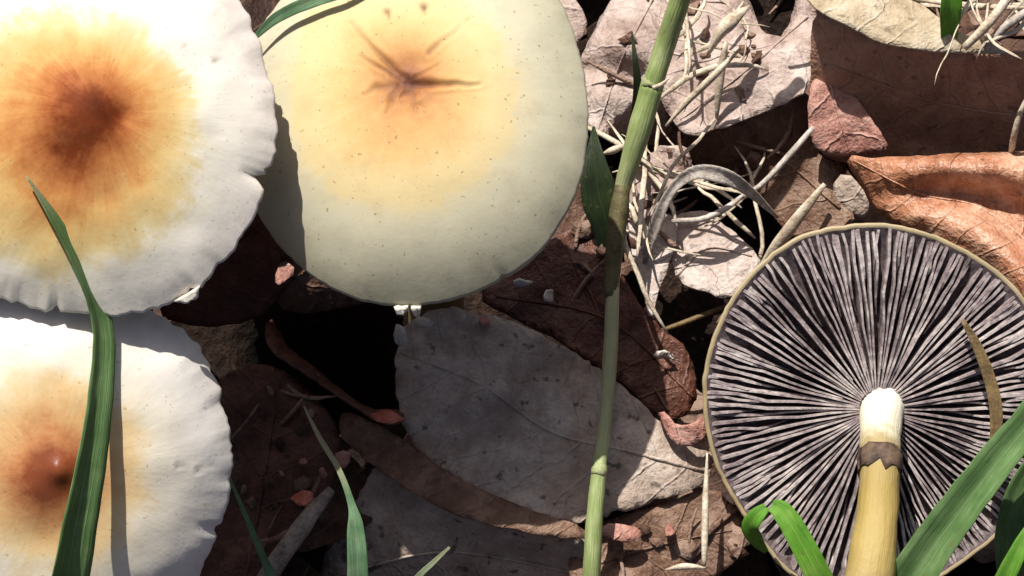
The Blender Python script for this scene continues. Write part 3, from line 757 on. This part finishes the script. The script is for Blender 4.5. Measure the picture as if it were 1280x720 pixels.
L('dead_leaf', 'dark curled leaf rimming the black hollow under the middle cap', [(336, 396, 1.2), (330, 425, 1.4), (352, 448, 1.45), (392, 472, 1.4), (432, 500, 1.4), (476, 528, 1.5), (505, 530, 1.6), (506, 512, 1.5), (460, 512, 1.2), (428, 488, 1.1), (392, 458, 1.1), (358, 432, 1.15), (348, 410, 1.2)], 'leaf_dark', wav=.06, rag=2, step=7)
L('dead_leaf', 'dark red brown leaf beside the lower left cap', [(268, 480, .9), (300, 458, 1.1), (345, 455, 1.2), (392, 492, 1.1), (428, 540, 1.0), (420, 600, .7), (380, 650, .6), (330, 720, .5), (300, 790, .4), (240, 780, .4), (255, 600, .6)], 'leaf_dark', wav=.12, rib=[(300, 760), (330, 600), (350, 470)])
L('dead_leaf', 'dark brown leaf in the gap between the two upper caps', [(195, 280, 2.6), (270, 235, 3.1), (335, 225, 3.2), (362, 290, 2.2), (366, 340, 1.5), (345, 374, 1.1), (320, 402, .8), (250, 410, .7), (190, 395, .9)], 'leaf_dark', wav=.08, rib=[(220, 350), (290, 310), (350, 260)])
L('dead_leaf', 'dark brown leaf edge under the left rim of the middle cap, its unseen part added to shade the hollow', [(345, 225, 2.3), (420, 195, 2.4), (490, 220, 2.4), (505, 330, 2.2), (470, 374, 1.3), (425, 386, 1.0), (375, 394, .8), (344, 384, .9), (338, 340, 1.5), (335, 280, 2.3)], 'leaf_brown', wav=.1, rib=[(350, 370), (420, 300), (490, 240)])  # the part hidden below the cap is added to shade the hollow
L('dead_leaf', 'small pink leaf fleck below the left rim of the middle cap', [(352, 322, 1.9), (372, 338, 1.9), (350, 358, 1.8), (342, 350, 1.8)], 'leaf_pink', wav=.03, rag=1, step=5)
L('dead_leaf', 'red brown leaf in shade right below the middle cap', [(590, 372, .8), (640, 330, .9), (700, 290, 1.0), (742, 282, 1.1), (770, 330, 1.0), (812, 400, 1.0), (868, 440, .5), (872, 515, .4), (828, 530, .5), (780, 478, .7), (705, 430, .8), (640, 396, .8)], 'leaf_dark', wav=.12, rib=[(870, 500), (760, 400), (620, 370)])
L('dead_leaf', 'brown rounded leaf beneath the sunlit grey leaf end, lower right', [(722, 665, .6), (765, 648, .75), (830, 630, .85), (892, 606, .9), (925, 640, .85), (938, 682, .75), (905, 716, .6), (850, 740, .5), (740, 750, .5), (705, 720, .5)], 'leaf_brown', wav=.1, rib=[(730, 710), (830, 680), (930, 660)])
L('dead_leaf', 'curled pinkish leaf scrap touching the left rim of the gilled mushroom', [(818, 516, 1.3), (832, 514, 1.5), (846, 534, 1.5), (866, 530, 1.6), (880, 518, 1.6), (884, 548, 1.5), (862, 560, 1.35), (842, 556, 1.3)], 'leaf_pink', wav=.1, rag=1.5, step=6)
L('dead_leaf', 'small rosy leaf scrap on the brown leaf at the bottom', [(750, 654, 1.05), (790, 655, 1.05), (806, 668, 1.0), (790, 678, 1.0), (755, 674, 1.0)], 'leaf_pink', wav=.05, rag=1.5, step=6)

# ------------------------------------------------------------------ leaf litter underneath
def litter():
    VV, FF, UVs, T = [], [], [], []
    holes = [(425, 430, 85), (862, 388, 50), (950, 300, 40), (740, 12, 25), (965, 15, 20), (310, 430, 30), (570, 730, 110)]
    def one(cx, cy, cz, ln, wd, az, tl, tr, curl, tint):
        nu, nv = 13, 7; b = len(VV)
        for i in range(nu):
            u = i / (nu - 1)
            hw = wd * math.sin(math.pi * min(1, u * 0.97 + 0.015) ** 0.8) ** 0.75 * (1 + 0.1 * nz(u * 5, cx, cy))
            for j in range(nv):
                w = j / (nv - 1) * 2 - 1
                x = (u - .5) * ln; y = w * hw
                z = curl * (w * w * 0.6 + (u - .5) ** 2 * 1.6) * wd + 0.1 * nz(x * 1.3 + cx, y * 1.3 + cy, tint * 9)
                x2, y2, z2 = x, y * math.cos(tr) - z * math.sin(tr), y * math.sin(tr) + z * math.cos(tr)
                x2, z2 = x2 * math.cos(tl) - z2 * math.sin(tl), x2 * math.sin(tl) + z2 * math.cos(tl)
                VV.append((cx + x2 * math.cos(az) - y2 * math.sin(az), cy + x2 * math.sin(az) + y2 * math.cos(az), cz + z2))
                UVs.append((x, abs(y), 0)); T.append(tint)
        for i in range(nu - 1):
            for j in range(nv - 1):
                a = b + i * nv + j; FF.append((a, a + 1, a + nv + 1, a + nv))
    for k in range(640):
        x = random.uniform(-19, 19); y = random.uniform(-15, 17)
        far = abs(x) > 8.6 or y > 6.5 or y < -8
        z = random.uniform(-.9, .05) if not far else random.uniform(-.8, .8)
        u, v = proj(np.array([x, y, z]))
        if any(math.hypot(u - a, v - b) < r + 85 for a, b, r in holes): continue
        one(x, y, z, random.uniform(1.6, 4.2), random.uniform(.5, 1.2), random.uniform(0, 6.28), random.gauss(0, .12), random.gauss(0, .15), random.uniform(-.5, .6), random.uniform(-1, 1.2))
    o = build('leaf_litter', VV, FF, M['litter'], None, None, True, {'leafuv': np.array(UVs), 'tint': T})
    md = o.modifiers.new('thickness', 'SOLIDIFY'); md.thickness = 0.03 * CM
    o['kind'] = 'stuff'; o['label'] = 'mixed brown leaf litter covering the ground'
litter()

# ------------------------------------------------------------------ green grass
blade('grass_leaf', 'long green grass blade lying across the two left caps', [(33, 220, 6.66), (64, 268, 6.58), (94, 320, 6.4), (116, 368, 6.2), (127, 410, 6.1), (127, 460, 6.15), (118, 540, 6.32), (104, 620, 6.4), (85, 720, 6.35), (60, 830, 5.9), (30, 960, 4.6)], [1, 11, 18, 24, 26, 29, 34, 40, 46, 48, 44], M['grass_mid'], 'd', fold=.35, roll=.7, dry=([0, .06, .12, 1], [.7, .3, 0, 0]))
blade('grass_leaf', 'grey green blade arching over where the two upper caps meet, top edge', [(310, 56, 4.25), (338, 28, 4.42), (365, 12, 4.55), (400, -1, 4.68), (440, -14, 4.75), (520, -50, 4.6)], [3, 12, 15, 15, 14, 12], M['grass_cool'], 'd', fold=.3, roll=.3)
blade('grass_leaf', 'wide green blade crossing the lower right of the gilled mushroom', [(1330, 470, 5.2), (1290, 522, 5.2), (1240, 585, 5.1), (1190, 650, 4.9), (1140, 722, 4.6), (1085, 810, 4.2), (1030, 910, 3.6)], [30, 40, 46, 50, 54, 54, 48], M['grass_mid'], 'd', fold=.75, roll=-.15)
blade('grass_leaf', 'short blunt green blade before the lower left of the gilled mushroom', [(964, 632, 3.7), (978, 640, 3.75), (996, 668, 3.8), (1016, 706, 3.8), (1040, 760, 3.6), (1062, 840, 3.2)], [16, 26, 30, 32, 34, 32], M['grass_bright'], 'd', fold=.25, roll=.2)
blade('grass_leaf', 'bright green curled leaf tip at the left rim base of the gilled mushroom', [(958, 634, 3.5), (946, 645, 3.5), (938, 660, 3.4), (946, 676, 3.2), (958, 690, 2.9)], [12, 20, 22, 16, 6], M['grass_bright'], 'd', fold=.3, roll=-.3)
blade('grass_leaf', 'dark green blade at the right edge in the lower corner', [(1300, 560, 4.4), (1275, 610, 4.4), (1262, 660, 4.3), (1262, 715, 4.1), (1270, 800, 3.6)], [14, 30, 36, 34, 30], M['grass'], 'd', fold=.3, roll=.5)
blade('grass_leaf', 'yellow green blade in the lower right corner', [(1300, 640, 4.8), (1278, 680, 4.9), (1255, 725, 4.8), (1225, 790, 4.4), (1190, 870, 3.8)], [10, 20, 24, 24, 22], M['grass_bright'], 'd', fold=.3)
blade('grass_leaf', 'pale green blade with a thin dry tip at the bottom edge', [(380, 508, 1.9), (400, 548, 2.0), (424, 588, 2.0), (440, 632, 1.95), (445, 665, 1.9), (447, 720, 1.6), (448, 800, .9)], [2, 6, 7, 10, 22, 26, 26], M['grass_cool'], 'h', fold=.25, dry=([0, .3, .45, 1], [1, .8, 0, 0]))
blade('grass_leaf', 'thin dark grass blade beside the lower left cap', [(286, 595, 1.6), (305, 640, 1.6), (326, 690, 1.5), (345, 735, 1.2), (365, 800, .6)], [3, 6, 9, 12, 12], M['grass_cool'], 'h', fold=.2)
blade('grass_leaf', 'tiny pale blade tip at the bottom centre', [(562, 684, 1.7), (545, 700, 1.6), (522, 722, 1.5), (480, 770, .9)], [3, 6, 8, 9], M['grass_cool'], 'h', fold=.2, dry=([0, 1], [.6, .2]))
blade('grass_leaf', 'green broad blade darkened for shade at the right edge of the middle cap', [(742, 158, 2.0), (744, 200, 1.9), (748, 240, 1.7), (758, 280, 1.4), (768, 330, .9)], [3, 26, 46, 38, 26], M['grass_shaded'], 'h', fold=.2, roll=.1)
blade('grass_leaf', 'thin dark leaf tip left of the green stalk', [(790, 40, 2.2), (794, 75, 2.1), (797, 110, 1.8), (794, 150, 1.3)], [2, 7, 11, 12], M['grass_shaded'], 'h', fold=.2)
blade('grass_leaf', 'fresh green shoot at the top edge above the dark upright leaf', [(1192, -60, 4.2), (1190, -10, 3.9), (1188, 20, 3.6), (1186, 46, 3.2)], [24, 26, 25, 20], M['grass_bright'], 'h', fold=.5)

S = thing('grass_stalk', P(735, 760, 0.3), 'long green grass stalk running down right of the middle cap', 'grass')
tube('stalk', None, [(930, -240, 6.0), (866, -50, 4.6), (848, 6, 4.1), (832, 55, 3.6), (815, 108, 3.2)], [20, 27, 27, 27, 26], M['stalk'], 'h', 12, .03, parent=S, dry=([0, 1], [0, .05]))
tube('stalk', None, [(816, 104, 3.2), (800, 160, 2.8), (786, 208, 2.4), (776, 246, 2.1), (770, 300, 1.85), (766, 360, 1.75)], [30, 30, 25, 20, 17, 17], M['stalk'], 'h', 12, .06, parent=S, dry=([0, .3, .6, 1], [0, .1, .6, .3]))
tube('stalk', None, [(766, 358, 1.75), (763, 440, 1.7), (756, 530, 1.7), (748, 590, 1.7)], [17, 19, 17, 18], M['stalk'], 'h', 12, .06, parent=S, dry=([0, .5, 1], [.75, .6, .1]))
tube('stalk', None, [(749, 586, 1.7), (743, 650, 1.5), (739, 722, 1.1), (732, 800, .4)], [19, 22, 23, 23], M['stalk'], 'h', 12, .06, parent=S, dry=([0, 1], [.15, 0]))
tube('shade_sleeve', None, [(778, 232, 2.25), (774, 262, 2.1), (768, 310, 1.9), (765, 345, 1.8), (763, 372, 1.75)], [18, 25, 22, 20, 16], M['shade_sleeve'], 'h', 12, .12, parent=S)  # brown sleeve added where the stalk runs through shadow
for (x, y, h, w) in ((815, 106, 3.2, 30), (749, 588, 1.7, 21)):
    tube('node', None, [(x + 2, y - 7, h), (x, y, h), (x - 2, y + 7, h)], [w * .8, w, w * .85], M['stalk'], 'h', 12, .05, parent=S, n=7, dry=([0, 1], [.3, .4]))
tube('sheath_tip', None, [(816, 110, 3.4), (826, 106, 3.45), (836, 98, 3.5)], [6, 6, 2], M['straw'], 'h', 7, .1, parent=S)

# ------------------------------------------------------------------ dry straw and twigs
tube('straw', 'pale thick straw leaning behind the top left rim of the gilled mushroom', [(948, 340, 1.4), (975, 302, 1.9), (1003, 265, 2.3), (1031, 230, 2.6)], [8, 17, 14, 6], M['straw'], 'h', flat=.6)
tube('straw', 'thin straight straw against the shaded brown leaf', [(1016, 160, 2.2), (985, 196, 2.1), (955, 228, 2.0), (930, 246, 1.9)], [7, 8, 7, 6], M['straw_grey'], 'h')
blade('straw', 'arched grey dry blade left of the gilled mushroom', [(806, 330, 1.0), (818, 285, 1.6), (838, 240, 2.1), (868, 216, 2.4), (905, 220, 2.4), (938, 240, 2.1), (972, 272, 1.7)], [6, 15, 12, 17, 20, 13, 3], M['straw_grey'], 'h', fold=.35, cat='straw', roll=.3, twist=-.8)
tube('straw', 'thin bent straw below the arched dry blade', [(840, 276, 1.7), (878, 274, 1.8), (908, 260, 1.85), (932, 242, 1.9)], [6, 8, 8, 5], M['straw_grey'], 'h')
tube('straw', 'slender straw leaning right beside the green stalk', [(926, 60, 2.9), (895, 92, 2.6), (860, 126, 2.3), (832, 158, 2.0)], [3, 9, 8, 3], M['straw'], 'h')
tube('straw', 'upright straw stub below the tan bud near the top', [(896, 148, 1.8), (898, 118, 2.1), (902, 84, 2.4), (908, 52, 2.7)], [4, 10, 11, 5], M['straw'], 'h')
tube('straw', 'tan broken straw end at the top centre right', [(884, 70, 2.4), (898, 44, 2.7), (914, 26, 2.8), (936, 8, 2.7)], [3, 14, 18, 4], M['straw'], 'h', rough=.5)
tube('straw', 'short white straw piece at the left foot of the stalk', [(754, 192, 1.9), (768, 187, 2.0), (784, 180, 2.0)], [3, 10, 3], M['straw'], 'h')
tube('straw', 'pale upright straw just left of the gilled mushroom rim, near the bottom', [(884, 566, 1.9), (882, 620, 1.7), (881, 670, 1.5), (880, 708, 1.3)], [2, 8, 9, 5], M['straw'], 'h')
tube('straw', 'short straw lying at the bottom beside the brown rounded leaf', [(832, 712, 1.1), (856, 708, 1.15), (884, 710, 1.1)], [2, 9, 2], M['straw'], 'h')
tube('straw', 'thin dark straw crossing the hollow left of the gilled mushroom', [(818, 416, .5), (858, 402, .6), (908, 382, .7)], [5, 7, 6], M['straw_brown'], 'h')
blade('straw', 'olive brown strip lying over the gills on the right', [(1203, 400, 3.35), (1220, 430, 3.4), (1236, 470, 3.42), (1245, 512, 3.42), (1244, 552, 3.4), (1232, 600, 3.35)], [5, 12, 15, 16, 14, 8], M['straw_brown'], 'd', fold=.2, cat='straw')  # narrow olive brown strip laid over the gills
tube('twig', 'grey twig slanting up beside the lower left cap', [(322, 740, .9), (352, 694, 1.1), (385, 648, 1.2), (414, 612, 1.2)], [24, 25, 23, 12], M['twig'], 'h')
tube('twig', 'dark stub of twig on the left edge over the lower left cap', [(-30, 425, 5.75), (0, 440, 5.75), (16, 455, 5.75), (30, 470, 5.65)], [13, 13, 12, 8], M['straw_brown'], 'd')
tube('straw', 'pale straw crossing the top right corner', [(1205, 60, 3.4), (1235, 30, 3.6), (1262, -5, 3.7)], [10, 12, 12], M['straw'], 'h')
tube('straw', 'second pale straw in the top right corner', [(1232, 58, 3.3), (1256, 34, 3.5), (1290, 10, 3.5)], [9, 11, 11], M['straw_grey'], 'h')
tube('straw', 'thin straw standing before the dark upright leaf at the right edge', [(1264, 190, 1.9), (1268, 168, 2.3), (1276, 140, 2.6), (1292, 110, 2.9)], [8, 8, 7, 6], M['straw'], 'h')

# ------------------------------------------------------------------ small crumbs, and pale flakes put in place of sun flecks
crumbs = [(528, 402, 1.45, 24, 14, 'white flake standing in for a sun fleck right under the lowest rim of the middle cap', 'veil'), (500, 420, 1.42, 18, 30, 'white flake standing in for a sun fleck on the left edge of the large grey leaf, by the black hollow', 'veil'),
          (655, 355, 1.08, 24, 12, 'pale flake standing in for a sun fleck, left of a pair under the right rim of the middle cap', 'veil'), (688, 371, 1.08, 14, 18, 'pale flake standing in for a sun fleck, right of a pair under the right rim of the middle cap', 'veil'),
          (607, 400, 1.42, 13, 13, 'tiny pink crumb on the upper edge of the large grey leaf', 'crumb'), (482, 518, 1.55, 44, 18, 'red pink flake beside the large grey leaf', 'red'),
          (376, 622, .9, 26, 20, 'salmon pink flake standing in for a bright spot of light on the dark leaf near the grey twig', 'red'), (427, 575, 1.1, 22, 26, 'tan crumb behind the dry grass tip', 'crumb'), (404, 594, .95, 12, 18, 'tiny beige crumb near the dry grass tip', 'crumb'),
          (830, 445, .9, 26, 12, 'white flake standing in for a sun fleck left of the gilled mushroom', 'veil'), (6, 402, 5.6, 16, 16, 'yellow green bud at the left edge between the caps', 'bud'),
          (838, 662, .95, 12, 14, 'tiny pink crumb on the rounded brown leaf', 'crumb'), (378, 576, 1.0, 14, 8, 'small greyish crumb on the dark red brown leaf', 'crumb')]
mm = {'veil': 'sun_fleck', 'crumb': 'leaf_pink', 'red': 'leaf_red', 'bud': 'leaf_bud'}  # veil flakes here are pale stand-ins for sun flecks in the shade
M['sun_fleck'] = leaf_material('sun_fleck_white', srgb(190, 176, 166), srgb(226, 216, 206), srgb(242, 236, 228), 0.7, 0, 0.2, 0.1)
M['leaf_red'] = leaf_material('rosy_flake', srgb(150, 66, 54), srgb(206, 118, 100), srgb(226, 160, 140), 0.6, 0, 0.3, 0.15)
M['leaf_bud'] = leaf_material('yellow_green_bud', srgb(120, 124, 44), srgb(170, 172, 80), srgb(200, 204, 120), 0.5, 0, 0.2, 0.1)
for i, (x, y, h, w, ht, lab, m) in enumerate(crumbs):
    if m == 'bud': h = float(V(x, y, h)[2])
    k = 7; a0 = random.uniform(0, 6.28)
    ol = []
    for j in range(k):
        a = a0 + 2 * math.pi * j / k; g = random.uniform(.62, 1.2)
        ol.append((x + math.cos(a) * w / 2 * g, y + math.sin(a) * ht / 2 * g, h + 0.15 * math.cos(a + i) + random.uniform(-.05, .05)))
    leaf({'red': 'leaf_flake', 'bud': 'leaf_bud'}.get(m, 'leaf_crumb'), lab, ol, mm[m], wav=.03, rag=1.6, step=4, thick=.04, smooth=0, cat={'red': 'leaf', 'bud': 'bud'}.get(m, 'debris'), tint=random.uniform(-.3, .6))

# ------------------------------------------------------------------ fine debris lying on the litter
def debris():
    dg = bpy.context.evaluated_depsgraph_get(); dg.update()
    VV, FF, T, UVs = [], [], [], []
    sun = Vector((0, 0, -1))
    def drop(x, y):
        hit, loc, nr, idx, ob, mt = sc.ray_cast(dg, Vector((x * CM, y * CM, 0.12)), sun)
        if not hit or ob is None: return None
        t = ob
        while t.parent: t = t.parent
        if not (t.name.startswith('dead_leaf') or t.name.startswith('leaf_litter') or t.name.startswith('soil')): return None
        if abs(nr.z) < 0.5 or t.get('label', '').startswith(('large grey', 'grey leaf', 'orange', 'small rosy')): return None
        return np.array(loc) / CM, np.array(nr) * (1 if nr.z > 0 else -1)
    def put(vs, fs, tint):
        b = len(VV); VV.extend(vs); FF.extend([tuple(i + b for i in f) for f in fs]); T.extend([tint] * len(vs)); UVs.extend([(0, 0.3, 0)] * len(vs))
    # zones: (photo x, y, spread x, spread y, how many fibres, how many scraps)
    for (zx, zy, sx, sy, nf, ns) in ((640, 360, 760, 480, 50, 40), (850, 200, 90, 120, 10, 44), (900, 60, 70, 60, 4, 20), (1230, 25, 50, 30, 4, 8), (700, 340, 60, 50, 10, 16), (340, 560, 60, 110, 14, 24), (850, 690, 80, 50, 10, 14)):
        for k in range(nf + ns):
            p0 = P(zx + random.uniform(-1, 1) * sx, zy + random.uniform(-1, 1) * sy, 0.8)
            r = drop(p0[0], p0[1])
            if r is None: continue
            c, n = r; az = random.uniform(0, 6.28)
            a = np.array([math.cos(az), math.sin(az), 0]); a -= n * np.dot(a, n); a /= np.linalg.norm(a); b = np.cross(n, a)
            if k < nf:                                    # dry fibre, slightly bent and lifted at one end
                L_ = random.uniform(.35, 1.5); w = random.uniform(.012, .035); bend = random.uniform(-.3, .3); lift = random.uniform(0, .25)
                path = np.array([c + a * (u - .5) * L_ + b * bend * L_ * (u - .5) ** 2 * 2 + n * (w + lift * u * u * L_) for u in np.linspace(0, 1, 6)])
                v, f, _ = tube_mesh(path, w * np.array([.6, 1, 1, .9, .8, .3]), 5)
                put([tuple(x) for x in v], f, random.uniform(0.3, 2.2))
            else:                                         # torn scrap of leaf
                m = random.randint(5, 7); s_ = random.uniform(.05, .24); vs = [tuple(c + n * (.035 + s_ * random.uniform(-.05, .12)))]
                for j in range(m):
                    an = 2 * math.pi * j / m; g = s_ * random.uniform(.5, 1.3)
                    vs.append(tuple(c + a * math.cos(an) * g + b * math.sin(an) * g * .7 + n * (.03 + random.uniform(0, .3) * s_)))
                put(vs, [(0, j + 1, (j + 1) % m + 1) for j in range(m)], random.uniform(-1, 1.6))
    o = build('litter_debris', VV, FF, M['litter'], None, None, True, {'tint': T, 'leafuv': np.array(UVs)})
    md = o.modifiers.new('thickness', 'SOLIDIFY'); md.thickness = 0.012 * CM
    o['kind'] = 'stuff'; o['label'] = 'fine dry fibres and torn leaf scraps strewn over the litter'
def straw_tangle():
    """long bleached strands of dead grass, matted together"""
    VV, FF, A1, A2 = [], [], [], []
    rnd = random.Random(21)
    for (zx, zy, sx, sy, z0, n, az0) in ((830, 225, 40, 50, 1.3, 12, 2.0), (895, 60, 40, 50, 1.9, 9, 1.2), (1240, 15, 46, 30, 3.1, 12, .9), (800, 300, 22, 40, 1.1, 5, 1.9), (925, 270, 50, 40, 1.2, 4, .8)):
        for k in range(n):
            c = P(zx + rnd.uniform(-1, 1) * sx, zy + rnd.uniform(-1, 1) * sy, z0 + rnd.uniform(-.4, .5))
            az = az0 + rnd.gauss(0, .75); L_ = rnd.uniform(.8, 2.6); w = rnd.uniform(.012, .055); bend = rnd.uniform(-.7, .7); arch = rnd.uniform(-.05, .3)
            a = np.array([math.cos(az), math.sin(az), rnd.uniform(-.25, .25)]); b = np.array([-a[1], a[0], 0])
            path = np.array([c + a * (u - .5) * L_ + b * bend * L_ * (u - .5) ** 2 + b * .06 * nz(u * 4, k, zx) + np.array([0, 0, arch * L_ * (0.25 - (u - .5) ** 2) * 2]) for u in np.linspace(0, 1, 12)])
            v, f, at = tube_mesh(path, w * np.array([.3, .7, .9, 1, 1, 1, 1, .95, .9, .8, .6, .2]), 6, .1, k, rnd.choice((.15, .25, .6)))
            o_ = len(VV); VV.extend([tuple(x) for x in v]); FF.extend([tuple(i + o_ for i in q) for q in f]); A1.extend(at['along']); A2.extend(at['across'])
    o = build('dry_grass_tangle', VV, FF, M['straw'], None, None, True, {'along': A1, 'across': A2})
    o['kind'] = 'stuff'; o['label'] = 'matted strands of bleached dead grass right of the green stalk'
straw_tangle()
debris()
for o in sc.objects:
    if '_o' in o: del o['_o']
